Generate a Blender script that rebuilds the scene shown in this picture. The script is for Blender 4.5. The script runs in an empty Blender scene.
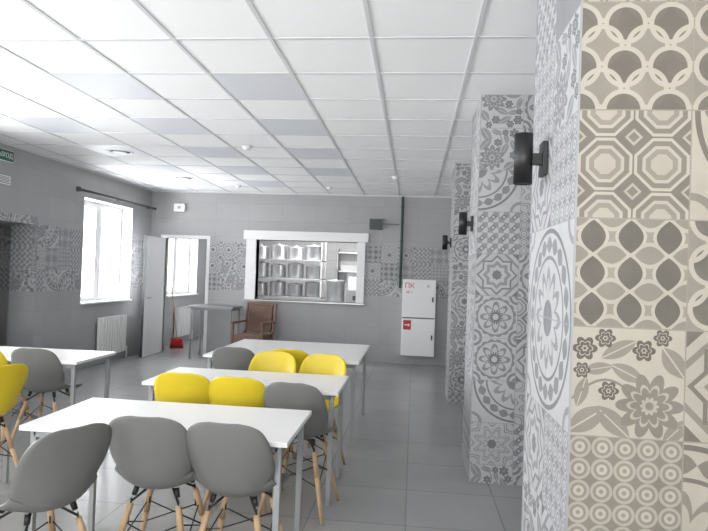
import bpy, math, random
from mathutils import Vector, Matrix
random.seed(7)
S = bpy.context.scene
COL = S.collection
try:
    S.view_settings.view_transform = 'Standard'
    S.view_settings.look = 'None'
except Exception:
    pass

# ------------------------------------------------------------------ materials
def new_mat(name):
    m = bpy.data.materials.new(name)
    m.use_nodes = True
    nt = m.node_tree
    b = nt.nodes.get('Principled BSDF')
    return m, nt, b

def pbr(name, col, rough=0.5, metal=0.0, noise=0.04, nscale=6.0, bump=0.0, emit=None, estr=0.0, spec=0.5):
    m, nt, b = new_mat(name)
    b.inputs['Roughness'].default_value = rough
    b.inputs['Metallic'].default_value = metal
    b.inputs['Specular IOR Level'].default_value = spec
    tc = nt.nodes.new('ShaderNodeTexCoord')
    nz = nt.nodes.new('ShaderNodeTexNoise')
    nz.inputs['Scale'].default_value = nscale
    nz.inputs['Detail'].default_value = 4
    nt.links.new(tc.outputs['Object'], nz.inputs['Vector'])
    mx = nt.nodes.new('ShaderNodeMix'); mx.data_type = 'RGBA'
    mx.inputs[6].default_value = (*[max(0, c*(1-noise)) for c in col], 1)
    mx.inputs[7].default_value = (*[min(1, c*(1+noise)) for c in col], 1)
    nt.links.new(nz.outputs['Fac'], mx.inputs[0])
    nt.links.new(mx.outputs[2], b.inputs['Base Color'])
    if bump:
        bp = nt.nodes.new('ShaderNodeBump'); bp.inputs['Strength'].default_value = bump
        bp.inputs['Distance'].default_value = 0.01
        nt.links.new(nz.outputs['Fac'], bp.inputs['Height'])
        nt.links.new(bp.outputs['Normal'], b.inputs['Normal'])
    if emit:
        b.inputs['Emission Color'].default_value = (*emit, 1)
        b.inputs['Emission Strength'].default_value = estr
    return m

def tiled(name, col, joint, w, h, rough, mortar=0.004, var=0.04, floor=False, off=0.0, spec=0.5):
    m, nt, b = new_mat(name)
    tc = nt.nodes.new('ShaderNodeTexCoord')
    sp = nt.nodes.new('ShaderNodeSeparateXYZ')
    nt.links.new(tc.outputs['Object'], sp.inputs[0])
    cb = nt.nodes.new('ShaderNodeCombineXYZ')
    if floor:
        nt.links.new(sp.outputs[0], cb.inputs[0]); nt.links.new(sp.outputs[1], cb.inputs[1])
    else:
        ad = nt.nodes.new('ShaderNodeMath'); ad.operation = 'ADD'
        nt.links.new(sp.outputs[0], ad.inputs[0]); nt.links.new(sp.outputs[1], ad.inputs[1])
        nt.links.new(ad.outputs[0], cb.inputs[0]); nt.links.new(sp.outputs[2], cb.inputs[1])
    br = nt.nodes.new('ShaderNodeTexBrick')
    br.offset = off; br.squash = 1.0
    br.inputs['Scale'].default_value = 1.0
    br.inputs['Brick Width'].default_value = w
    br.inputs['Row Height'].default_value = h
    br.inputs['Mortar Size'].default_value = mortar
    br.inputs['Mortar Smooth'].default_value = 0.1
    br.inputs['Color1'].default_value = (*[c*(1-var) for c in col], 1)
    br.inputs['Color2'].default_value = (*[c*(1+var) for c in col], 1)
    br.inputs['Mortar'].default_value = (*joint, 1)
    nt.links.new(cb.outputs[0], br.inputs['Vector'])
    nz = nt.nodes.new('ShaderNodeTexNoise'); nz.inputs['Scale'].default_value = 3.0
    nz.inputs['Detail'].default_value = 8; nz.inputs['Roughness'].default_value = 0.65
    nt.links.new(tc.outputs['Object'], nz.inputs['Vector'])
    rp = nt.nodes.new('ShaderNodeMapRange')
    rp.inputs['To Min'].default_value = 0.90; rp.inputs['To Max'].default_value = 1.10
    nt.links.new(nz.outputs['Fac'], rp.inputs['Value'])
    mx = nt.nodes.new('ShaderNodeVectorMath'); mx.operation = 'SCALE'
    nt.links.new(br.outputs['Color'], mx.inputs[0]); nt.links.new(rp.outputs[0], mx.inputs['Scale'])
    nt.links.new(mx.outputs[0], b.inputs['Base Color'])
    b.inputs['Roughness'].default_value = rough
    b.inputs['Specular IOR Level'].default_value = spec
    bp = nt.nodes.new('ShaderNodeBump'); bp.inputs['Strength'].default_value = 0.25; bp.inputs['Distance'].default_value = 0.003
    bp.invert = True
    nt.links.new(br.outputs['Fac'], bp.inputs['Height'])
    nt.links.new(bp.outputs['Normal'], b.inputs['Normal'])
    return m

M_WALL = tiled('grey_wall_tile', (0.38, 0.38, 0.385), (0.32, 0.32, 0.325), 0.6, 0.3, 0.55, mortar=0.003)
M_FLOOR = tiled('grey_floor_tile', (0.33, 0.33, 0.335), (0.24, 0.24, 0.245), 0.6, 0.6, 0.26, mortar=0.005, floor=True)
M_KIT = tiled('white_kitchen_tile', (0.62, 0.62, 0.62), (0.45, 0.45, 0.45), 0.2, 0.2, 0.3)
M_CEIL = pbr('ceiling_panel_white', (0.91, 0.915, 0.92), 0.9, noise=0.02, nscale=60, bump=0.1)
M_GRID = pbr('ceiling_tbar', (0.66, 0.67, 0.68), 0.5, noise=0.01)
M_LED = pbr('led_panel_off', (0.71, 0.725, 0.77), 0.5, noise=0.02, nscale=40)
M_WHITE = pbr('white_paint', (0.82, 0.82, 0.82), 0.45, noise=0.015)
M_LAM = pbr('white_laminate', (0.86, 0.85, 0.84), 0.3, noise=0.01)
M_PVC = pbr('white_pvc', (0.80, 0.80, 0.81), 0.35, noise=0.01)
M_STEELP = pbr('grey_painted_steel', (0.36, 0.37, 0.38), 0.4, metal=0.2, noise=0.02)
M_STEEL = pbr('stainless_steel', (0.50, 0.50, 0.51), 0.30, metal=0.6, noise=0.05)
M_STEELD = pbr('brushed_steel_worktop', (0.28, 0.28, 0.29), 0.45, metal=0.4, noise=0.05)
M_BLACK = pbr('black_metal', (0.012, 0.012, 0.013), 0.45, noise=0.1)
M_DARK = pbr('dark_grey', (0.06, 0.065, 0.07), 0.5)
M_GCH = pbr('grey_plastic', (0.165, 0.165, 0.16), 0.42, noise=0.02)
M_YCH = pbr('yellow_plastic', (0.68, 0.52, 0.02), 0.40, noise=0.02)
M_WOOD = pbr('beech_wood', (0.50, 0.34, 0.20), 0.5, noise=0.18, nscale=18)
M_RED = pbr('red_paint', (0.50, 0.02, 0.02), 0.45)
M_UPH = pbr('red_brown_upholstery', (0.15, 0.088, 0.07), 0.85, noise=0.5, nscale=30)
M_DWOOD = pbr('dark_varnished_wood', (0.16, 0.085, 0.055), 0.4, noise=0.25, nscale=15)
M_GREEN = pbr('green_sign', (0.01, 0.13, 0.07), 0.4)
M_GBOX = pbr('dark_green_paint', (0.05, 0.09, 0.075), 0.5)
M_TXT = pbr('sign_white', (0.85, 0.85, 0.85), 0.5)
M_LAMP = pbr('kitchen_fill_diffuser', (0.9, 0.9, 0.9), 0.5, emit=(1, 1, 1), estr=5.0)  # glow for the added kitchen lamp
def glass():
    m, nt, b = new_mat('window_glass')
    tr = nt.nodes.new('ShaderNodeBsdfTransparent'); gl = nt.nodes.new('ShaderNodeBsdfGlossy')
    gl.inputs['Roughness'].default_value = 0.05
    mx = nt.nodes.new('ShaderNodeMixShader'); mx.inputs[0].default_value = 0.06
    nt.links.new(tr.outputs[0], mx.inputs[1]); nt.links.new(gl.outputs[0], mx.inputs[2])
    nt.links.new(mx.outputs[0], nt.nodes['Material Output'].inputs[0])
    return m
M_GLASS = glass()

# ---- pattern tiles
def isn(v): return isinstance(v, (int, float))
class P:
    def __init__(s, nt): s.nt = nt
    def m(s, op, *a):
        n = s.nt.nodes.new('ShaderNodeMath'); n.operation = op
        for i, v in enumerate(a):
            if isn(v): n.inputs[i].default_value = float(v)
            else: s.nt.links.new(v, n.inputs[i])
        return n.outputs[0]
    def add(s, a, b): return s.m('ADD', a, b)
    def sub(s, a, b): return s.m('SUBTRACT', a, b)
    def mul(s, a, b): return s.m('MULTIPLY', a, b)
    def abs(s, a): return s.m('ABSOLUTE', a)
    def lt(s, a, b): return s.m('LESS_THAN', a, b)
    def gt(s, a, b): return s.m('GREATER_THAN', a, b)
    def mx(s, a, b): return s.m('MAXIMUM', a, b)
    def mn(s, a, b): return s.m('MINIMUM', a, b)
    def cell(s, x, n, o=0.0): return s.sub(s.m('FRACT', s.m('MULTIPLY_ADD', x, n, o)), 0.5)
    def ln(s, x, y): return s.m('SQRT', s.add(s.mul(x, x), s.mul(y, y)))
    def lay(s, v, mask, val):
        if isn(v): return s.m('MULTIPLY_ADD', mask, val - v, v)
        return s.add(s.mul(v, s.sub(1.0, mask)), s.mul(mask, val))
    def band(s, d, a, w): return s.lt(s.abs(s.sub(d, a)), w)
    def th(s, x, y): return s.m('ARCTAN2', y, x)
    def cosn(s, t, n, ph=0.0): return s.m('COSINE', s.m('MULTIPLY_ADD', t, n, ph))

def p_circ(o, x, y):
    # interlocking circles, drawn as overlapping thick white rings on grey with dark concave gaps
    cx, cy = o.cell(x, 2.5), o.cell(y, 2.5)
    ax, ay = o.abs(cx), o.abs(cy)
    d1 = o.ln(cx, cy); d2 = o.ln(o.sub(0.5, ax), o.sub(0.5, ay))
    v = 0.15
    v = o.lay(v, o.lt(d1, 0.46), 0.55)
    v = o.lay(v, o.mul(o.lt(d1, 0.46), o.lt(d2, 0.46)), 0.2)
    v = o.lay(v, o.band(d2, 0.43, 0.055), 1.0)
    v = o.lay(v, o.mul(o.band(d1, 0.43, 0.055), o.gt(cy, 0.0)), 1.0)
    v = o.lay(v, o.mul(o.band(d1, 0.43, 0.055), o.mul(o.lt(cy, 0.0), o.gt(d2, 0.485))), 1.0)
    return v
def p_oct(o, x, y):
    cx, cy = o.cell(x, 2, 0.0), o.cell(y, 2, 0.5)
    ax, ay = o.abs(cx), o.abs(cy)
    m = o.mx(o.mx(ax, ay), o.mul(o.add(ax, ay), 0.74))
    v = 0.25
    for t, c in ((0.485, 1.0), (0.43, 0.35), (0.34, 0.95), (0.28, 0.55), (0.19, 0.9)):
        v = o.lay(v, o.lt(m, t), c)
    dd = o.add(o.sub(0.5, ax), o.sub(0.5, ay))
    v = o.lay(v, o.lt(dd, 0.16), 0.85); v = o.lay(v, o.lt(dd, 0.10), 0.3)
    return v
def p_wave(o, x, y):
    v = 0.6
    cx, cy = o.cell(x, 3), o.cell(y, 3)
    m1 = o.add(o.abs(cx), o.mul(o.mul(cy, cy), 1.6))
    v = o.lay(v, o.lt(m1, 0.42), 1.0); v = o.lay(v, o.lt(m1, 0.33), 0.08)
    dx, dy = o.cell(x, 3, 0.5), o.cell(y, 3, 0.5)
    m2 = o.add(o.abs(dy), o.mul(o.mul(dx, dx), 1.6))
    v = o.lay(v, o.lt(m2, 0.36), 0.95); v = o.lay(v, o.lt(m2, 0.25), 0.5)
    return v
def flower(o, v, x, y, cx, cy, R, n, c1, c2):
    dx, dy = o.sub(x, cx), o.sub(y, cy)
    r = o.ln(dx, dy); t = o.th(dx, dy)
    rr = o.m('DIVIDE', r, o.m('MULTIPLY_ADD', o.abs(o.cosn(t, n/2)), 0.35*R, 0.68*R))
    v = o.lay(v, o.lt(rr, 1.0), c1)
    v = o.lay(v, o.band(rr, 0.62, 0.05), c2)
    v = o.lay(v, o.lt(rr, 0.28), c2)
    v = o.lay(v, o.lt(rr, 0.14), c1)
    return v
def leaf(o, v, x, y, cx, cy, ang, L, W, c):
    dx, dy = o.sub(x, cx), o.sub(y, cy)
    ca, sa = math.cos(ang), math.sin(ang)
    u = o.add(o.mul(dx, ca), o.mul(dy, sa)); w = o.sub(o.mul(dy, ca), o.mul(dx, sa))
    u = o.mul(u, 1/L); w = o.abs(o.mul(w, 1/W))
    return o.lay(v, o.mul(o.lt(o.add(w, o.mul(u, u)), 1.0), o.gt(w, 0.08)), c)
def p_flow(o, x, y):
    v = 0.97
    st = o.sub(y, o.m('MULTIPLY_ADD', o.m('SINE', o.mul(x, 5.0)), 0.2, 0.32))
    v = o.lay(v, o.lt(o.abs(st), 0.012), 0.35)
    for a in ((0.15, 0.15, 0.6, 0.21, 0.10), (0.38, 0.14, 2.4, 0.21, 0.09), (0.42, 0.80, 0.5, 0.18, 0.07), (0.9, 0.70, 2.2, 0.17, 0.09),
              (0.10, 0.40, 1.3, 0.15, 0.06), (0.5, 0.59, 2.7, 0.17, 0.07), (0.93, 0.08, 0.8, 0.16, 0.07), (0.24, 0.62, 0.2, 0.14, 0.055)):
        v = leaf(o, v, x, y, *a, 0.5)
    v = flower(o, v, x, y, 0.70, 0.30, 0.29, 10, 0.36, 0.85)
    v = flower(o, v, x, y, 0.12, 0.80, 0.11, 6, 0.0, 0.85)
    v = flower(o, v, x, y, 0.30, 0.90, 0.09, 6, 0.0, 0.85)
    v = flower(o, v, x, y, 0.34, 0.42, 0.09, 6, 0.0, 0.85)
    v = flower(o, v, x, y, 0.64, 0.80, 0.10, 6, 0.0, 0.85)
    v = flower(o, v, x, y, 0.80, 0.92, 0.08, 6, 0.0, 0.85)
    v = flower(o, v, x, y, 0.10, 0.60, 0.075, 6, 0.0, 0.85)
    return v
def p_ring(o, x, y):
    cx, cy = o.cell(x, 5), o.cell(y, 5)
    d = o.ln(cx, cy)
    v = 0.4
    for t, c in ((0.49, 0.85), (0.36, 0.5), (0.24, 1.0), (0.1, 0.55)):
        v = o.lay(v, o.lt(d, t), c)
    return v
def p_diam(o, x, y):
    cx, cy = o.cell(x, 3), o.cell(y, 3)
    d = o.add(o.abs(cx), o.abs(cy))
    v = 0.25
    for t, c in ((0.5, 0.95), (0.36, 0.5), (0.22, 1.0), (0.1, 0.1)):
        v = o.lay(v, o.lt(d, t), c)
    return v
def p_chk(o, x, y):
    cx, cy = o.cell(x, 4), o.cell(y, 4)
    v = 0.95
    v = o.lay(v, o.gt(o.mul(cx, cy), 0.0), 0.5)
    d = o.add(o.abs(cx), o.abs(cy))
    v = o.lay(v, o.lt(d, 0.3), 0.15)
    v = o.lay(v, o.lt(d, 0.16), 0.95)
    return v
def p_mand(o, x, y):
    dx, dy = o.sub(x, 0.5), o.sub(y, 0.5)
    r = o.ln(dx, dy); t = o.th(dx, dy); c4 = o.abs(o.cosn(t, 4)); c8 = o.abs(o.cosn(t, 8, 1.57))
    dc = o.ln(o.sub(0.5, o.abs(dx)), o.sub(0.5, o.abs(dy)))
    v = 0.95
    v = o.lay(v, o.lt(dc, 0.2), 0.3); v = o.lay(v, o.lt(dc, 0.14), 0.95); v = o.lay(v, o.lt(dc, 0.08), 0.4)
    v = o.lay(v, o.lt(r, o.m('MULTIPLY_ADD', c8, 0.04, 0.44)), 0.35)
    v = o.lay(v, o.lt(r, 0.41), 0.95)
    v = o.lay(v, o.lt(r, o.m('MULTIPLY_ADD', c4, 0.17, 0.2)), 0.35)
    v = o.lay(v, o.lt(r, o.m('MULTIPLY_ADD', c4, 0.15, 0.14)), 0.9)
    v = o.lay(v, o.lt(r, o.m('MULTIPLY_ADD', c8, 0.08, 0.10)), 0.1)
    v = o.lay(v, o.lt(r, 0.07), 0.95)
    return v
def p_star(o, x, y):
    ax, ay = o.abs(o.sub(x, 0.5)), o.abs(o.sub(y, 0.5))
    a = o.mx(ax, ay); b = o.mul(o.add(ax, ay), 0.7071); m = o.mn(a, b)
    v = 0.9
    dc = o.add(o.sub(0.5, ax), o.sub(0.5, ay))
    v = o.lay(v, o.lt(dc, 0.36), 0.45); v = o.lay(v, o.lt(dc, 0.28), 0.95); v = o.lay(v, o.lt(dc, 0.16), 0.2)
    for t, c in ((0.34, 0.25), (0.30, 0.95), (0.24, 0.5), (0.17, 0.95), (0.09, 0.2)):
        v = o.lay(v, o.lt(m, t), c)
    return v
def p_arc(o, x, y):
    r = o.ln(x, y); t = o.th(x, y)
    v = 0.97
    q = o.ln(o.sub(1.0, x), o.sub(1.0, y))
    v = o.lay(v, o.lt(q, 0.25), 0.5); v = o.lay(v, o.lt(q, 0.18), 0.95)
    v = o.lay(v, o.band(r, 0.95, 0.025), 0.2)
    v = o.lay(v, o.band(r, 0.80, o.m('MULTIPLY_ADD', o.abs(o.cosn(t, 10)), 0.09, 0.0)), 0.35)
    v = o.lay(v, o.band(r, 0.66, 0.02), 0.25)
    v = o.lay(v, o.lt(r, o.m('MULTIPLY_ADD', o.abs(o.cosn(t, 6)), 0.2, 0.36)), 0.5)
    v = o.lay(v, o.lt(r, o.m('MULTIPLY_ADD', o.abs(o.cosn(t, 6)), 0.16, 0.28)), 0.95)
    v = o.lay(v, o.lt(r, 0.2), 0.3)
    return v
def p_damask(o, x, y):
    ax, ay = o.abs(o.sub(x, 0.5)), o.abs(o.sub(y, 0.5))
    r = o.ln(ax, ay); t = o.th(ax, ay)
    s = o.m('SINE', o.add(o.mul(r, 26.0), o.mul(o.cosn(t, 8), 2.2)))
    v = 0.92
    v = o.lay(v, o.gt(s, 0.25), 0.4)
    v = o.lay(v, o.gt(s, 0.85), 0.9)
    v = o.lay(v, o.lt(r, 0.1), 0.2)
    return v
def p_plain(o, x, y):
    return o.m('MULTIPLY_ADD', x, 0.0, 0.42)

PATS = [p_circ, p_oct, p_wave, p_flow, p_ring, p_diam, p_chk, p_mand, p_star, p_arc, p_damask, p_plain]
NP = len(PATS)
def pat_mat(fn, tone):
    m, nt, b = new_mat('patterned_tile_%s_%s' % (fn.__name__[2:], tone))
    uv = nt.nodes.new('ShaderNodeUVMap'); uv.uv_map = 'UVMap'
    sp = nt.nodes.new('ShaderNodeSeparateXYZ'); nt.links.new(uv.outputs[0], sp.inputs[0])
    o = P(nt); x, y = sp.outputs[0], sp.outputs[1]
    v = fn(o, x, y)
    edge = o.mx(o.abs(o.sub(x, 0.5)), o.abs(o.sub(y, 0.5)))
    v = o.lay(v, o.gt(edge, 0.494), 0.6)
    nz = nt.nodes.new('ShaderNodeTexNoise'); nz.inputs['Scale'].default_value = 14; nz.inputs['Detail'].default_value = 5
    tc = nt.nodes.new('ShaderNodeTexCoord'); nt.links.new(tc.outputs['Object'], nz.inputs['Vector'])
    v = o.add(v, o.m('MULTIPLY_ADD', nz.outputs['Fac'], 0.24, -0.14))
    cr = nt.nodes.new('ShaderNodeValToRGB')
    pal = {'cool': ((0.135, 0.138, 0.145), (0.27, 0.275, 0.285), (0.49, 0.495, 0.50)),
           'warm_shade': ((0.12, 0.108, 0.092), (0.26, 0.238, 0.20), (0.455, 0.42, 0.355))}[tone]  # warm copy puts the near pillar front's warm shade into the tile colour
    e = cr.color_ramp.elements
    e[0].position = 0.0; e[0].color = (*pal[0], 1)
    e[1].position = 1.0; e[1].color = (*pal[2], 1)
    k = cr.color_ramp.elements.new(0.5); k.color = (*pal[1], 1)
    nt.links.new(v, cr.inputs[0]); nt.links.new(cr.outputs[0], b.inputs['Base Color'])
    b.inputs['Roughness'].default_value = 0.5
    b.inputs['Specular IOR Level'].default_value = 0.35
    return m
PM = [pat_mat(f, 'cool') for f in PATS] + [pat_mat(f, 'warm_shade') for f in PATS]

# ------------------------------------------------------------------ mesh builder
class MB:
    def __init__(s, mats):
        s.v = []; s.f = []; s.mi = []; s.sm = []; s.uv = {}; s.mats = mats
    def face(s, pts, mi=0, uvs=None, smooth=False):
        b = len(s.v); s.v += [tuple(p) for p in pts]
        s.f.append(list(range(b, b+len(pts)))); s.mi.append(mi); s.sm.append(smooth)
        if uvs: s.uv[len(s.f)-1] = uvs
    def box(s, x0, x1, y0, y1, z0, z1, mi=0, M=None):
        b = len(s.v)
        c = [(x0,y0,z0),(x1,y0,z0),(x1,y1,z0),(x0,y1,z0),(x0,y0,z1),(x1,y0,z1),(x1,y1,z1),(x0,y1,z1)]
        if M is not None: c = [tuple(M @ Vector(p)) for p in c]
        s.v += c
        for q in ((0,3,2,1),(4,5,6,7),(0,1,5,4),(1,2,6,5),(2,3,7,6),(3,0,4,7)):
            s.f.append([b+i for i in q]); s.mi.append(mi); s.sm.append(False)
    def tube(s, p0, p1, r0, r1=None, seg=12, mi=0):
        if r1 is None: r1 = r0
        p0, p1 = Vector(p0), Vector(p1)
        q = (p1-p0).to_track_quat('Z', 'Y').to_matrix()
        b = len(s.v)
        for p, r in ((p0, r0), (p1, r1)):
            for i in range(seg):
                a = 2*math.pi*i/seg
                s.v.append(tuple(p + q @ Vector((r*math.cos(a), r*math.sin(a), 0))))
        for i in range(seg):
            j = (i+1) % seg
            s.f.append([b+i, b+j, b+seg+j, b+seg+i]); s.mi.append(mi); s.sm.append(True)
        s.f.append([b+i for i in reversed(range(seg))]); s.mi.append(mi); s.sm.append(False)
        s.f.append([b+seg+i for i in range(seg)]); s.mi.append(mi); s.sm.append(False)
    def lathe(s, prof, c, seg=24, mi=0, M=None):
        b = len(s.v); n = len(prof)
        for r, z in prof:
            for i in range(seg):
                a = 2*math.pi*i/seg
                p = Vector((r*math.cos(a), r*math.sin(a), z))
                if M is not None: p = M @ p
                s.v.append(tuple(Vector(c)+p))
        for k in range(n-1):
            for i in range(seg):
                j = (i+1) % seg
                s.f.append([b+k*seg+i, b+k*seg+j, b+(k+1)*seg+j, b+(k+1)*seg+i]); s.mi.append(mi); s.sm.append(True)
        s.f.append([b+i for i in reversed(range(seg))]); s.mi.append(mi); s.sm.append(False)
        s.f.append([b+(n-1)*seg+i for i in range(seg)]); s.mi.append(mi); s.sm.append(False)
    def mesh(s, name):
        me = bpy.data.meshes.new(name)
        me.from_pydata(s.v, [], s.f)
        for m in s.mats: me.materials.append(m)
        me.polygons.foreach_set('material_index', s.mi)
        me.polygons.foreach_set('use_smooth', s.sm)
        if s.uv:
            ul = me.uv_layers.new(name='UVMap')
            for fi, uvs in s.uv.items():
                p = me.polygons[fi]
                for k, li in enumerate(p.loop_indices): ul.data[li].uv = uvs[k]
        me.update()
        return me
    def obj(s, name, bevel=0.0, loc=(0,0,0), rz=0.0):
        o = bpy.data.objects.new(name, s.mesh(name)); COL.objects.link(o)
        o.location = loc; o.rotation_euler = (0, 0, rz)
        if bevel:
            bv = o.modifiers.new('Bevel', 'BEVEL'); bv.width = bevel; bv.segments = 2; bv.limit_method = 'ANGLE'
        return o

def panel(mb, org, u, v, U, V, s, u0, v0, pick):
    org, u, v = Vector(org), Vector(u), Vector(v)
    def cuts(L, ph):
        c = [0.0]; k = ph % s
        while k < L-1e-4:
            if k > 1e-4: c.append(k)
            k += s
        c.append(L); return c
    cu, cv = cuts(U, u0), cuts(V, v0)
    for i in range(len(cu)-1):
        for j in range(len(cv)-1):
            a, b, c, d = cu[i], cu[i+1], cv[j], cv[j+1]
            iu = math.floor(((a+b)/2-u0)/s); iv = math.floor(((c+d)/2-v0)/s)
            pi, rot = pick(iu, iv)
            def T(p, q):
                x, y = (p-u0)/s-iu, (q-v0)/s-iv
                for _ in range(rot): x, y = y, 1-x
                return (x, y)
            pts = [org+u*a+v*c, org+u*b+v*c, org+u*b+v*d, org+u*a+v*d]
            mb.face(pts, pi, [T(a,c), T(b,c), T(b,d), T(a,d)])

# ------------------------------------------------------------------ dims
H = 2.90; XL = -4.76; XR = 1.15; YB = 10.15; YF = -1.6; TW = 0.2

def wall(name, axis, p0, p1, a0, a1, z0, z1, ops, mat):
    mb = MB([mat])
    def bx(a, b, c, d):
        if b-a < 1e-4 or d-c < 1e-4: return
        if axis == 'x': mb.box(p0, p1, a, b, c, d)
        else: mb.box(a, b, p0, p1, c, d)
    cur = a0
    for (oa, ob, oc, od) in sorted(ops):
        bx(cur, oa, z0, z1); bx(oa, ob, z0, oc); bx(oa, ob, od, z1); cur = ob
    bx(cur, a1, z0, z1)
    return mb.obj(name)

YV = 13.2
LW = [(0.7, 2.4, 0.94, 2.5), (3.4, 5.1, 0.94, 2.5), (7.98, 9.45, 0.94, 2.5), (10.9, 12.5, 0.94, 2.4)]
DOORL = (5.75, 6.96, 0.0, 2.0)
wall('wall_left', 'x', XL-0.35, XL, YF, YV, 0, H, LW+[DOORL], M_WALL)
wall('wall_back', 'y', YB, YB+TW, XL, XR+TW, 0, H, [(-4.5, -3.70, 0, 2.05), (-2.79, -0.99, 1.01, 2.07)], M_WALL)
wall('wall_right', 'x', XR, XR+TW, YF, YB, 0, H, [], M_WALL)
RW = [(-4.0, -2.0, 0.9, 2.5), (-1.4, 0.6, 0.9, 2.5)]
wall('wall_rear', 'y', YF-TW, YF, XL-0.35, XR+TW, 0, H, RW, M_WALL)
mb = MB([M_WALL])
mb.box(XL-1.7, XL-1.6, 5.4, 7.3, 0, H); mb.box(XL-1.7, XL-0.35, 5.3, 5.4, 0, H); mb.box(XL-1.7, XL-0.35, 7.3, 7.4, 0, H)
mb.obj('wall_passage')
mb = MB([M_KIT])
mb.box(-3.5, -3.3, YB+TW, YV, 0, H); mb.box(-3.3, 0.2, 12.7, 12.8, 0, H); mb.box(0.1, 0.2, YB+TW, 12.7, 0, H)
mb.obj('wall_kitchen')
mb = MB([M_WALL]); mb.box(XL, -3.5, YV, YV+0.1, 0, H); mb.obj('wall_vestibule')
mb = MB([M_FLOOR]); mb.box(XL-1.7, XR+TW, YF-TW, YV+0.1, -0.1, 0); mb.obj('floor')
mb = MB([M_CEIL]); mb.box(XL-1.7, XR+TW, YF-TW, YV+0.1, H, H+0.1); mb.obj('ceiling')
mb = MB([M_GRID])
x = 0.31-0.6*9
while x < XR:
    if x > XL: mb.box(x-0.012, x+0.012, YF, YB, H-0.006, H)
    x += 0.6
y = 3.38-0.6*8
while y < YB:
    mb.box(XL, XR, y-0.012, y+0.012, H-0.005, H-0.0005)
    y += 0.6
mb.box(XL, XL+0.02, YF, YB, H-0.02, H); mb.box(XL, XR, YB-0.02, YB, H-0.02, H); mb.box(XR-0.02, XR, YF, YB, H-0.02, H)
mb.obj('ceiling_grid')
for cx in (-3.59, -2.39, -1.19):
    for k in range(0, 5):
        cy = 4.28+1.2*k
        if cx > -1.2 and k == 4: continue
        mb = MB([M_LED, M_GRID])
        mb.box(-0.287, 0.287, -0.287, 0.287, -0.004, 0, 0)
        mb.obj('ceiling_light_panel', loc=(cx, cy, H))
for (px, py) in ((-3.58, 6.72), (-3.55, 8.62)):
    mb = MB([M_WHITE, M_DARK])
    mb.lathe([(0.16, 0), (0.155, -0.008), (0.135, -0.012), (0.125, -0.006), (0.12, -0.003)], (0, 0, 0), 32, 0)
    mb.lathe([(0.07, -0.003), (0.085, -0.014), (0.07, -0.018), (0.0, -0.018)], (0, 0, 0), 32, 0)
    mb.lathe([(0.122, -0.0045), (0.07, -0.007)], (0, 0, 0), 32, 1)
    mb.obj('ceiling_air_diffuser', loc=(px, py, H))
for (px, py) in ((-1.9, 6.35), (-2.9, 9.3), (-1.4, 9.3), (-0.3, 8.2)):
    mb = MB([M_WHITE])
    mb.lathe([(0.05, 0), (0.05, -0.012), (0.04, -0.02), (0.035, -0.035), (0.02, -0.042), (0, -0.043)], (0, 0, 0), 24, 0)
    mb.obj('smoke_detector', loc=(px, py, H))

# ------------------------------------------------------------------ windows
def window(axis, a, b, c, d, pin):
    mb = MB([M_PVC, M_GLASS, M_WHITE])
    def bx(a0, a1, z0, z1, t, mi=0, off=0.0):
        if axis == 'x': mb.box(pin+off-t/2, pin+off+t/2, a0, a1, z0, z1, mi)
        else: mb.box(a0, a1, pin+off-t/2, pin+off+t/2, z0, z1, mi)
    f = 0.055
    bx(a, b, c, c+f, 0.07); bx(a, b, d-f, d, 0.07); bx(a, a+f, c+f, d-f, 0.07); bx(b-f, b, c+f, d-f, 0.07)
    mid = (a+b)/2
    bx(mid-0.035, mid+0.035, c+f, d-f, 0.07)
    s = 0.045
    for (p, q) in ((a+f, mid-0.035), (mid+0.035, b-f)):
        bx(p, q, c+f, c+f+s, 0.08); bx(p, q, d-f-s, d-f, 0.08); bx(p, p+s, c+f+s, d-f-s, 0.08); bx(q-s, q, c+f+s, d-f-s, 0.08)
        bx(p+s, q-s, c+f+s, d-f-s, 0.008, 1)
    return mb
for i, (a, b, c, d) in enumerate(LW):
    mb = window('x', a, b, c, d, XL-0.22)
    mb.box(XL-0.18, XL+0.05, a-0.0, b+0.0, c-0.0, c+0.025, 2)
    mb.box(XL-0.18, XL+0.001, a, a+0.012, c+0.025, d, 2); mb.box(XL-0.18, XL+0.001, b-0.012, b, c+0.025, d, 2)
    mb.box(XL-0.18, XL+0.001, a, b, d-0.012, d, 2)
    mb.box(XL-0.175, XL-0.165, (a+b)/2-0.012, (a+b)/2+0.012, 1.5, 1.62, 2)
    mb.obj('window_%d' % (i+1))
for i, (a, b, c, d) in enumerate(RW):
    window('y', a, b, c, d, YF-0.12).obj('window_%d' % (i+5))

def area(name, loc, rot, sx, sy, power, col=(1, 1, 1)):
    l = bpy.data.lights.new(name, 'AREA'); l.shape = 'RECTANGLE'; l.size = sx; l.size_y = sy; l.energy = power; l.color = col
    o = bpy.data.objects.new(name, l); COL.objects.link(o); o.location = loc; o.rotation_euler = rot
    return o
pw = [350, 300, 400, 230]
wy = [0.7, 0.3, 0.9, 0.9]
for i, (a, b, c, d) in enumerate(LW):
    area('daylight_window_%d' % (i+1), (XL-0.95, (a+b)/2, (c+d)/2-0.25), (0, math.radians(-111), 0), 2.2, b-a+wy[i], pw[i], (0.97, 0.99, 1.0))
for i, (a, b, c, d) in enumerate(RW):
    area('daylight_window_%d' % (i+5), ((a+b)/2, YF-0.95, (c+d)/2-0.35), (math.radians(124), 0, 0), b-a+0.5, 2.0, 310, (1.0, 0.99, 0.97))

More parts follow.
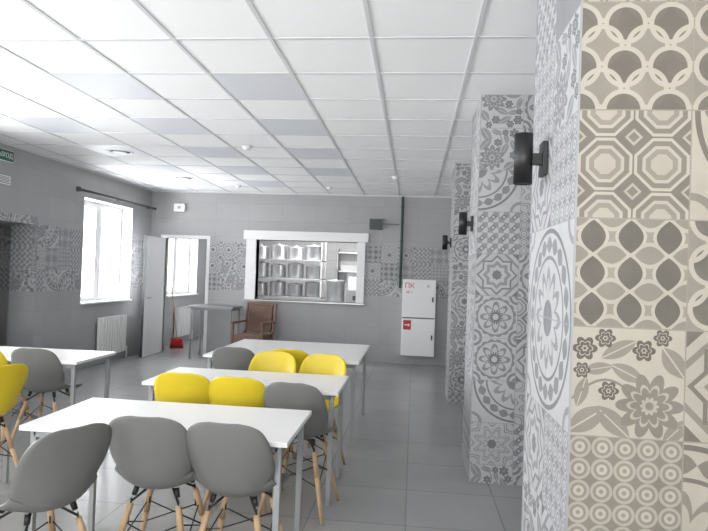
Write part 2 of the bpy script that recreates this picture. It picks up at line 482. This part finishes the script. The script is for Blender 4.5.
mb = MB([M_DARK])
mb.tube((XL+0.12, 7.65, 2.56), (XL+0.12, 10.05, 2.56), 0.018)
for yy in (7.8, 8.9, 9.95):
    mb.box(XL, XL+0.12, yy-0.01, yy+0.01, 2.55, 2.57)
mb.lathe([(0.03, -0.03), (0.035, 0), (0.03, 0.03)], (XL+0.12, 7.63, 2.56), 12)
mb.obj('curtain_rail')

def radiator(y0, y1, x, z0, z1):
    mb = MB([M_WHITE])
    n = int((y1-y0)/0.075)
    mb.box(x+0.03, x+0.06, y0, y1, z0+0.03, z1-0.03)
    for i in range(n):
        yy = y0+(i+0.5)*(y1-y0)/n
        mb.box(x+0.02, x+0.105, yy-0.024, yy+0.024, z0, z1)
    mb.box(x+0.03, x+0.09, y0, y1, z1-0.03, z1-0.012)
    mb.tube((x+0.05, y1, z0+0.05), (x+0.05, y1+0.12, z0+0.05), 0.012)
    mb.tube((x+0.05, y1+0.12, z0+0.05), (x+0.05, y1+0.12, 0.0), 0.012)
    mb.box(x+0.001, x+0.03, y0+0.1, y0+0.13, z0+0.2, z1-0.1)
    mb.box(x+0.001, x+0.03, y1-0.13, y1-0.1, z0+0.2, z1-0.1)
    mb.obj('radiator', bevel=0.006)
radiator(8.42, 9.2, XL, 0.13, 0.72)
radiator(11.3, 12.1, XL, 0.13, 0.72)

# ------------------------------------------------------------------ patterned bands
def pk_mix(tone=0):
    def f(i, j):
        r = random.Random(i*977+j*131+tone*7)
        return (r.choice([0, 1, 3, 4, 5, 6, 7, 7, 8, 9, 9, 10, 10, 3, 8]) + (NP if tone else 0), r.randint(0, 3))
    return f
Z0, Z1 = 1.15, 2.01; s3 = (Z1-Z0)/3
mb = MB(PM)
for (a, b) in ((-3.64, -2.97), (-0.85, XR)):
    panel(mb, (a, YB-0.006, Z0), (1, 0, 0), (0, 0, 1), b-a, Z1-Z0, s3, -a, 0, pk_mix())
    mb.face([(a, YB-0.006, Z1), (b, YB-0.006, Z1), (b, YB, Z1), (a, YB, Z1)], NP-1, [(0.2, 0.2)]*4)
mb.obj('trim_1')
mb = MB(PM)
for (a, b) in ((6.96, 7.98), (9.45, YB-0.006), (5.1, 5.75), (2.4, 3.4)):
    panel(mb, (XL+0.006, b, Z0), (0, -1, 0), (0, 0, 1), b-a, Z1-Z0, s3, 0, 0, pk_mix())
mb.obj('trim_2')
mb = MB(PM)
panel(mb, (XL+0.006, 6.96, 2.0), (0, -1, 0), (0, 0, 1), 1.21, 0.10, s3, 0, 0, pk_mix())
panel(mb, (XL-0.35, 6.954, Z0), (1, 0, 0), (0, 0, 1), 0.356, 2.0-Z0, s3, 0, 0, pk_mix())
panel(mb, (XL-1.594, 7.3, Z0), (0, -1, 0), (0, 0, 1), 1.9, Z1-Z0, s3, 0, 0, pk_mix())
panel(mb, (XL-1.594, 7.294, Z0), (1, 0, 0), (0, 0, 1), 1.24, Z1-Z0, s3, 0, 0, pk_mix())
mb.obj('trim_3')

# ------------------------------------------------------------------ pillars
TS = 0.314; ZP = 0.136
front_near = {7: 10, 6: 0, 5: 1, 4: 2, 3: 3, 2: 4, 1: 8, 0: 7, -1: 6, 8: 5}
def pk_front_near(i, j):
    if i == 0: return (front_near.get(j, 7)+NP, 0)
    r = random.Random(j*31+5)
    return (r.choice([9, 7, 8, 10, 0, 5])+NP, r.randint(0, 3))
def pk_left_near(i, j):
    if j in (3, 4) and i in (0, 1):
        up = (j >= 4)
        return (9, {(0, True): 1, (1, True): 0, (0, False): 2, (1, False): 3}[(i, up)])
    r = random.Random(i*17+j*13+2)
    return (r.choice([7, 8, 10, 3, 4, 5, 11, 6, 3]), r.randint(0, 3))
def pk_pil(seed):
    def f(i, j):
        r = random.Random(i*173+j*59+seed)
        if j == 7 or j == 6: return ({(0, 7): 3, (1, 7): 9, (0, 6): 9, (1, 6): 10}.get((i, j), 9), 3 if i == 0 else 2)
        return (r.choice([3, 5, 6, 7, 7, 8, 9, 10, 4, 1]), r.choice([0, 0, 1, 2, 3]))
    return f
pil = [(1.75, 2.40), (4.45, 5.07), (7.15, 7.77)]
PX = 0.46
for k, (ya, yb) in enumerate(pil):
    mb = MB(PM)
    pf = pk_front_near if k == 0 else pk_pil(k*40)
    pl = pk_left_near if k == 0 else pk_pil(k*40+9)
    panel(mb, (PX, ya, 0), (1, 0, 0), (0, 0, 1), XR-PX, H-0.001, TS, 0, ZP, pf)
    panel(mb, (PX, yb, 0), (0, -1, 0), (0, 0, 1), yb-ya, H-0.001, TS, (yb-ya)-2*TS, ZP, pl)
    panel(mb, (XR, yb, 0), (-1, 0, 0), (0, 0, 1), XR-PX, H-0.001, TS, (XR-PX)-2*TS, ZP, pk_pil(k*77+3))
    mb.mats = PM+[M_STEELP]
    for yy in (ya, yb):
        mb.box(PX-0.002, PX+0.004, yy-0.002, yy+0.002, 0, H-0.001, 2*NP)
    mb.obj('tiled_pillar')
    yc = (ya+yb)/2+0.08 if k == 0 else (ya+yb)/2
    sb = MB([M_BLACK, M_LAMP])
    sb.box(-0.016, 0, -0.035, 0.035, -0.06, 0.06)
    sb.box(-0.05, -0.016, -0.012, 0.012, -0.02, 0.02)
    sb.lathe([(0.030, -0.088), (0.033, -0.09), (0.033, 0.09), (0.030, 0.09), (0.028, 0.08)], (-0.078, 0, 0), 28)
    sb.obj('wall_sconce', loc=(PX-0.003, yc, 1.955))

# ------------------------------------------------------------------ serving window & kitchen
mb = MB([M_WHITE, M_STEEL])
y0, y1 = YB-0.035, YB+TW+0.01
mb.box(-2.97, -2.79, y0, y1, 1.01, 2.07); mb.box(-0.99, -0.85, y0, y1, 1.01, 2.07)
mb.box(-3.02, -0.80, y0-0.02, y1, 2.07, 2.23)
mb.box(-3.0, -0.83, y0-0.05, y1+0.1, 0.985, 1.01, 1)
mb.obj('serving_window_frame', bevel=0.004)
mb = MB([M_STEEL, M_WHITE])
SH = (1.05, 1.40, 1.75)
for z in (0.45,)+SH:
    mb.box(-3.15, -1.72, 10.9, 11.40, z-0.02, z)
for xx in (-3.15, -1.75):
    for yy in (10.9, 11.37):
        mb.box(xx, xx+0.03, yy, yy+0.03, 0, 2.15)
mb.obj('kitchen_shelf_rack')
M_POT = pbr('polished_pot_steel', (0.74, 0.74, 0.75), 0.28, metal=0.6, noise=0.04)
def pot(x, y, z, r, h):
    mb = MB([M_POT, M_DARK])
    mb.lathe([(r*0.93, 0), (r, 0.014), (r, h), (r+0.008, h+0.004), (r+0.008, h+0.010), (r*0.9, h+0.016), (r*0.4, h+0.026), (0.015, h+0.028), (0.022, h+0.045), (0, h+0.047)], (0, 0, 0), 32)
    for sgn in (-1, 1):
        a = Vector((sgn*r, -0.04, h*0.7)); b = Vector((sgn*(r+0.014), -0.03, h*0.7)); c = Vector((sgn*(r+0.014), 0.03, h*0.7)); d = Vector((sgn*r, 0.04, h*0.7))
        for p, q in ((a, b), (b, c), (c, d)): mb.tube(p, q, 0.004, seg=6)
    mb.obj('cooking_pot', loc=(x, y, z+0.001))
for k, z in enumerate(SH):
    for i in range(4):
        r = 0.152 if (i+k) % 2 else 0.145
        pot(-2.945+i*0.342, 11.10, z, r, 0.26 if (i+k) % 2 else 0.225)
mb = MB([M_STEEL, M_DARK, M_STEEL])
mb.box(-0.95, -0.40, 11.9, 12.5, 0.03, 1.85); mb.box(-0.95, -0.40, 11.88, 11.9, 0.05, 1.2); mb.box(-0.95, -0.40, 11.88, 11.9, 1.22, 1.83)
mb.box(-0.92, -0.90, 11.84, 11.88, 0.9, 1.15, 1); mb.box(-0.92, -0.90, 11.84, 11.88, 1.3, 1.5, 1)
mb.box(-0.93, -0.42, 11.93, 12.47, 0, 0.03, 1)
mb.obj('refrigerator', bevel=0.01)
mb = MB([M_STEEL])
mb.box(-1.66, -0.2, 10.60, 11.15, 0.88, 0.91)
for xx in (-1.64, -0.25):
    for yy in (10.62, 11.10): mb.box(xx, xx+0.03, yy, yy+0.03, 0, 0.88)
mb.obj('kitchen_worktable')
pot(-1.45, 10.90, 0.91, 0.165, 0.46)
# grey appliance (dough / slicing machine housing) on the worktable
mb = MB([M_STEELP, M_DARK, M_STEEL])
mb.box(-0.17, 0.17, -0.17, 0.17, 0.02, 0.62, 0); mb.box(-0.14, 0.14, -0.176, -0.17, 0.30, 0.56, 2); mb.box(-0.05, 0.05, -0.18, -0.17, 0.12, 0.20, 1)
for sx in (-0.14, 0.14):
    for sy in (-0.14, 0.14): mb.box(sx-0.02, sx+0.02, sy-0.02, sy+0.02, 0, 0.02, 1)
mb.obj('kitchen_appliance', bevel=0.01, loc=(-1.06, 10.93, 0.911))
def plates(x, y, n, r):
    mb = MB([M_WHITE])
    for i in range(n):
        z = i*0.014
        mb.lathe([(r*0.5, z), (r*0.96, z+0.010), (r, z+0.012), (r*0.96, z+0.013), (r*0.5, z+0.006)], (0, 0, 0), 24)
    mb.obj('plate_stack', loc=(x, y, 0.911))
plates(-0.76, 10.85, 18, 0.11)
mb = MB([M_STEEL, M_WHITE])
mb.box(-1.65, -1.05, 12.4, 12.69, 1.55, 1.58); mb.box(-1.65, -1.05, 12.4, 12.69, 1.95, 1.98)
for xx in (-1.65, -1.08): mb.box(xx, xx+0.03, 12.40, 12.69, 0, 2.05)
mb.box(-1.55, -1.15, 12.43, 12.65, 1.581, 1.70, 1)
mb.obj('utensil_shelf')
mb = MB([M_LAMP, M_WHITE]); mb.box(-2.4, -1.2, 10.65, 10.85, H-0.05, H-0.03, 0); mb.box(-2.42, -1.18, 10.63, 10.87, H-0.03, H, 1)  # unseen lamp panel, added to light the kitchen
mb.obj('kitchen_added_lamp')
area('kitchen_fill_light', (-1.8, 10.75, H-0.06), (math.radians(-8), 0, 0), 1.2, 0.2, 70)  # added fill light that brightens the kitchen behind the hatch

# ------------------------------------------------------------------ door
mb = MB([M_PVC])
for (a, b) in ((-4.56, -4.5), (-3.70, -3.64)):
    mb.box(a, b, YB-0.015, YB+0.12, 0, 2.11)
mb.box(-4.5, -3.70, YB-0.015, YB+0.12, 2.05, 2.11)
mb.obj('door_frame', bevel=0.003)
mb = MB([M_PVC, M_DARK, M_STEEL])
mb.box(-0.02, 0.02, -0.79, 0, 0.01, 2.04); mb.box(-0.021, 0.021, -0.797, -0.79, 0.01, 2.04, 1)
mb.box(0.02, 0.024, -0.70, -0.09, 0.12, 0.95); mb.box(0.02, 0.024, -0.70, -0.09, 1.05, 1.94)
mb.tube((0.02, -0.73, 1.0), (0.06, -0.73, 1.0), 0.01, mi=2); mb.tube((0.06, -0.73, 1.0), (0.06, -0.60, 1.0), 0.01, mi=2)
for z in (0.25, 1.0, 1.8): mb.tube((0.0, 0.004, z-0.05), (0.0, 0.004, z+0.05), 0.01, mi=2)
mb.obj('door_1', loc=(-4.475, YB-0.03, 0), rz=math.radians(1))
# broom leaning in the vestibule
mb = MB([M_WOOD, M_RED])
mb.tube((0, 0, 0.17), (-0.16, 0.05, 1.15), 0.011, mi=0)
mb.box(-0.11, 0.11, -0.02, 0.02, 0.13, 0.18, 1)
for i in range(11):
    xx = -0.10+i*0.02
    mb.tube((xx, 0, 0.14), (xx*1.25, 0, 0.0), 0.010, 0.012, 6, 1)
mb.obj('broom', loc=(-4.42, YB+0.55, 0))

# ------------------------------------------------------------------ wall items
def text(body, parent, loc, size, mat, rot=(math.radians(90), 0, 0), name='lettering'):
    c = bpy.data.curves.new(name, 'FONT'); c.body = body; c.size = size; c.extrude = 0.001; c.align_x = 'CENTER'; c.align_y = 'CENTER'
    c.materials.append(mat)
    o = bpy.data.objects.new(name, c); COL.objects.link(o); o.parent = parent; o.location = loc; o.rotation_euler = rot
mb = MB([M_WHITE, M_RED, M_DARK, M_TXT])
mb.box(-0.28, 0.28, 0.012, 0.20, 0.0, 1.29)
mb.box(-0.275, 0.275, 0.0, 0.012, 0.005, 0.63); mb.box(-0.275, 0.275, 0.0, 0.012, 0.650, 1.285)
mb.box(-0.272, 0.272, 0.008, 0.013, 0.63, 0.650, 2)
mb.box(-0.25, -0.12, -0.002, 0, 0.44, 0.60, 1)
mb.box(-0.23, -0.16, -0.004, -0.002, 0.512, 0.528, 3)
mb.face([(-0.17, -0.004, 0.49), (-0.135, -0.004, 0.52), (-0.17, -0.004, 0.55)], 3)
mb.box(0.22, 0.245, -0.012, 0, 0.28, 0.36, 2); mb.box(0.22, 0.245, -0.012, 0, 0.92, 1.0, 2)
fc = mb.obj('fire_hose_cabinet', bevel=0.003, loc=(0.10, YB-0.205, 0.17))
text('ПК', fc, (-0.16, -0.002, 1.18), 0.12, M_RED)
text('№ 1', fc, (-0.16, -0.002, 1.07), 0.06, M_RED, name='number')
text('01', fc, (0.16, -0.002, 1.18), 0.06, M_RED, name='phone_label')
mb = MB([M_GBOX, M_STEELP])
mb.tube((-0.23, YB-0.03, 1.30), (-0.23, YB-0.03, H-0.02), 0.022)
for z in (1.5, 2.1, 2.7): mb.box(-0.26, -0.20, YB-0.03, YB, z, z+0.02, 0)
mb.obj('fire_riser_pipe')
mb = MB([M_GBOX, M_DARK])
mb.box(-0.79, -0.58, YB-0.10, YB-0.001, 2.30, 2.48); mb.box(-0.76, -0.61, YB-0.106, YB-0.10, 2.33, 2.45, 1)
mb.tube((-0.58, YB-0.04, 2.40), (-0.28, YB-0.04, 2.40), 0.006)
mb.obj('junction_box', bevel=0.006)
mb = MB([M_WHITE, M_STEELP])
mb.box(-4.32, -4.12, YB-0.06, YB-0.001, 2.53, 2.67); mb.lathe([(0.03, 0), (0.03, 0.01), (0, 0.012)], (-4.22, YB-0.06, 2.6), 16, 1, Matrix.Rotation(math.radians(90), 4, 'X'))
mb.obj('wall_loudspeaker', bevel=0.008)
mb = MB([M_GREEN, M_WHITE]); mb.box(0, 0.03, -0.16, 0.16, 0, 0.12, 0); mb.box(0, 0.025, -0.165, 0.165, -0.006, 0.126, 1)
ex = mb.obj('exit_sign', loc=(XL+0.001, 6.26, 2.69))
text('ВЫХОД', ex, (0.032, 0, 0.06), 0.075, M_TXT, rot=(math.radians(90), 0, math.radians(90)))
mb = MB([M_WHITE, M_DARK]); mb.box(0, 0.012, -0.16, 0.16, 0, 0.10)
for i in range(5): mb.box(0.012, 0.016, -0.14, 0.14, 0.012+i*0.017, 0.018+i*0.017, 1)
mb.obj('wall_vent_grille', loc=(XL+0.001, 6.25, 2.42))

# ------------------------------------------------------------------ tables
def table(name, x0, x1, y0, y1, h=0.75, top=M_LAM, leg=M_STEELP, t=0.024):
    cx, cy = (x0+x1)/2, (y0+y1)/2; w, d = (x1-x0)/2, (y1-y0)/2
    mb = MB([top, leg])
    mb.box(-w, w, -d, d, h-t, h, 0)
    i = 0.05; s = 0.03
    for sx in (-1, 1):
        for sy in (-1, 1):
            xx, yy = sx*(w-i), sy*(d-i)
            mb.box(xx-s/2, xx+s/2, yy-s/2, yy+s/2, 0.0, h-t-0.001, 1)
    for sy in (-1, 1): mb.box(-w+i, w-i, sy*(d-i)-s/2, sy*(d-i)+s/2, h-t-0.036, h-t-0.002, 1)
    for sx in (-1, 1): mb.box(sx*(w-i)-s/2, sx*(w-i)+s/2, -d+i, d-i, h-t-0.035, h-t-0.003, 1)
    return mb.obj(name, bevel=0.003, loc=(cx, cy, 0))
table('dining_table', -1.83, -0.54, 2.60, 3.24)
table('dining_table', -1.79, -0.46, 3.77, 4.40)
table('dining_table', -1.86, -0.45, 5.10, 6.40)
table('dining_table', -3.95, -2.62, 4.38, 5.00)
table('dining_table', -3.98, -2.70, 3.22, 3.84)
table('steel_side_table', -3.74, -2.96, 9.45, 10.0, h=0.90, top=M_STEELD, leg=M_STEELD, t=0.04)

# ------------------------------------------------------------------ shell chair
def chair_mesh(name, plastic):
    prof = [(0.215, 0.418, 0.150, 0.0), (0.205, 0.440, 0.180, 0.004), (0.175, 0.452, 0.205, 0.010), (0.11, 0.452, 0.222, 0.022),
            (0.03, 0.446, 0.230, 0.035), (-0.05, 0.442, 0.230, 0.050), (-0.12, 0.446, 0.220, 0.068), (-0.170, 0.462, 0.208, 0.085),
            (-0.202, 0.495, 0.206, 0.095), (-0.222, 0.545, 0.212, 0.092), (-0.236, 0.605, 0.220, 0.080), (-0.248, 0.670, 0.221, 0.062),
            (-0.260, 0.735, 0.213, 0.044), (-0.270, 0.785, 0.197, 0.030), (-0.277, 0.820, 0.170, 0.020), (-0.281, 0.842, 0.126, 0.012), (-0.283, 0.853, 0.070, 0.005)]
    KZ = 0.90; KW = 0.90
    prof = [(y, 0.853-(0.853-z)*KZ, w*KW, c) for (y, z, w, c) in prof]
    n = len(prof); U = 16
    rows = []
    for i in range(n-1):
        for k in range(2):
            t = k/2
            p = [prof[max(i-1, 0)], prof[i], prof[i+1], prof[min(i+2, n-1)]]
            rows.append([0.5*((2*p[1][c])+(-p[0][c]+p[2][c])*t+(2*p[0][c]-5*p[1][c]+4*p[2][c]-p[3][c])*t*t+(-p[0][c]+3*p[1][c]-3*p[2][c]+p[3][c])*t**3) for c in range(4)])
    rows.append(list(prof[-1]))
    R = len(rows)
    def pos(r, u):
        y, z, w, c = rows[r]
        a, b = rows[max(r-1, 0)], rows[min(r+1, R-1)]
        ty, tz = b[0]-a[0], b[1]-a[1]; L = math.hypot(ty, tz)
        ny, nz = tz/L, -ty/L
        k = c*abs(u)**2.3
        return Vector((w*u, y+ny*k, z+nz*k))
    G = [[pos(r, -1+2*j/U) for j in range(U+1)] for r in range(R)]
    mb = MB([plastic, M_WOOD, M_BLACK])
    th = 0.009
    def nrm(r, j):
        a = G[min(r+1, R-1)][j]-G[max(r-1, 0)][j]; b = G[r][min(j+1, U)]-G[r][max(j-1, 0)]
        v = b.cross(a); v.normalize(); return v
    for r in range(R):
        for j in range(U+1):
            mb.v.append(tuple(G[r][j]))
    off = len(mb.v)
    for r in range(R):
        for j in range(U+1):
            nn = nrm(r, j)
            if nn.z*0.5+nn.y < 0: nn = -nn
            mb.v.append(tuple(G[r][j]-nn*th))
    W = U+1
    def q(*ids):
        mb.f.append(list(ids)); mb.mi.append(0); mb.sm.append(True)
    for r in range(R-1):
        for j in range(U):
            a, b, c, d = r*W+j, r*W+j+1, (r+1)*W+j+1, (r+1)*W+j
            q(a, b, c, d); q(off+d, off+c, off+b, off+a)
    for r in range(R-1):
        q(r*W, (r+1)*W, off+(r+1)*W, off+r*W)
        q((r+1)*W+U, r*W+U, off+r*W+U, off+(r+1)*W+U)
    for j in range(U):
        q(j+1, j, off+j, off+j+1)
        q((R-1)*W+j, (R-1)*W+j+1, off+(R-1)*W+j+1, off+(R-1)*W+j)
    dz = 0.04
    tops = {}; feet = {}
    for sx in (-1, 1):
        for sy in (-1, 1):
            T = Vector((sx*0.105, sy*0.105-0.01, 0.41+dz)); F = Vector((sx*0.205, sy*0.205-0.015, 0.0))
            tops[sx, sy] = T; feet[sx, sy] = F
            A = T.lerp(F, 0.10)
            mb.tube(F, A.lerp(F, 0.35), 0.010, 0.016, 12, 1)
            mb.tube(A.lerp(F, 0.35), A, 0.016, 0.015, 12, 1)
            mb.tube(Vector((sx*0.05, sy*0.04, 0.425+dz)), T.lerp(F, 0.08), 0.006, 0.006, 8, 2)
            mb.tube(T.lerp(F, 0.08)+Vector((0, 0, 0.015)), T.lerp(F, 0.30)+Vector((-sx*0.014, -sy*0.014, 0)), 0.004, 0.004, 8, 2)
            mb.tube((sx*0.105, sy*0.105-0.01, 0.40+dz), (sx*0.095, sy*0.095-0.01, 0.44+dz), 0.012, 0.014, 10, 2)
    g = lambda a, t: tops[a].lerp(feet[a], t)
    for (a, b) in (((-1, -1), (1, -1)), ((-1, 1), (1, 1)), ((-1, -1), (-1, 1)), ((1, -1), (1, 1))):
        mb.tube(g(a, 0.28), g(b, 0.55), 0.0035, 0.0035, 6, 2)
        mb.tube(g(a, 0.55), g(b, 0.28), 0.0035, 0.0035, 6, 2)
    return mb.mesh(name)
CG = chair_mesh('grey_shell_chair', M_GCH); CY = chair_mesh('yellow_shell_chair', M_YCH)
def chair(x, y, deg, yellow=False):
    o = bpy.data.objects.new('dining_chair', CY if yellow else CG); COL.objects.link(o)
    o.location = (x, y, 0); o.rotation_euler = (0, 0, math.radians(deg))
chair(-1.60, 2.42, 62)
chair(-1.18, 2.785, 2)
chair(-0.785, 2.76, -3)
chair(-1.46, 3.88, 2, True)
chair(-1.07, 3.84, -2, True)
chair(-0.68, 3.75, -6)
chair(-1.13, 4.50, 178, True)
chair(-0.74, 4.48, 170, True)
chair(-1.54, 5.20, 2)
chair(-1.05, 5.24, 0, True)
chair(-2.86, 3.63, 72, True)
chair(-2.96, 4.57, 4)
chair(-3.40, 4.58, 0, True)
chair(-4.30, 5.10, 180)

# ------------------------------------------------------------------ wooden armchair by the back wall
mb = MB([M_UPH, M_DWOOD])
mb.box(-0.235, 0.235, -0.25, 0.24, 0.36, 0.46, 0)
Mb = Matrix.Translation((0, 0.22, 0.46)) @ Matrix.Rotation(math.radians(-10), 4, 'X')
mb.box(-0.215, 0.215, 0.0, 0.07, 0.02, 0.48, 0, Mb)
mb.box(-0.24, 0.24, 0.01, 0.05, 0.48, 0.52, 1, Mb)
for sx in (-1, 1):
    x0 = sx*0.255
    mb.box(x0-0.02, x0+0.02, -0.26, -0.22, 0, 0.66, 1)
    mb.box(x0-0.02, x0+0.02, 0.20, 0.24, 0, 0.50, 1)
    mb.box(x0-0.02, x0+0.02, 0.01, 0.05, 0.0, 0.52, 1, Mb)
    mb.box(x0-0.028, x0+0.028, -0.28, 0.27, 0.64, 0.67, 1)
    mb.box(x0-0.012, x0+0.012, -0.25, 0.24, 0.32, 0.38, 1)
mb.box(-0.25, 0.25, -0.25, -0.23, 0.31, 0.37, 1); mb.box(-0.25, 0.25, 0.20, 0.22, 0.31, 0.37, 1)
mb.obj('wooden_armchair', bevel=0.01, loc=(-2.63, 9.55, 0), rz=math.radians(-8))

# ------------------------------------------------------------------ world + camera
w = bpy.data.worlds.new('World'); S.world = w; w.use_nodes = True
bg = w.node_tree.nodes['Background']; bg.inputs[0].default_value = (0.95, 0.98, 1.0, 1); bg.inputs[1].default_value = 3.0
cd = bpy.data.cameras.new('Camera'); cam = bpy.data.objects.new('Camera', cd); COL.objects.link(cam)
cd.sensor_width = 36; cd.lens = 585/708*36; cd.clip_start = 0.05
cam.matrix_world = Matrix.Translation((0, 0, 1.52)) @ Matrix.Rotation(math.radians(5.86), 4, 'Z') @ Matrix.Rotation(math.radians(90.82), 4, 'X') @ Matrix.Rotation(math.radians(2.0), 4, 'Z')
S.camera = cam
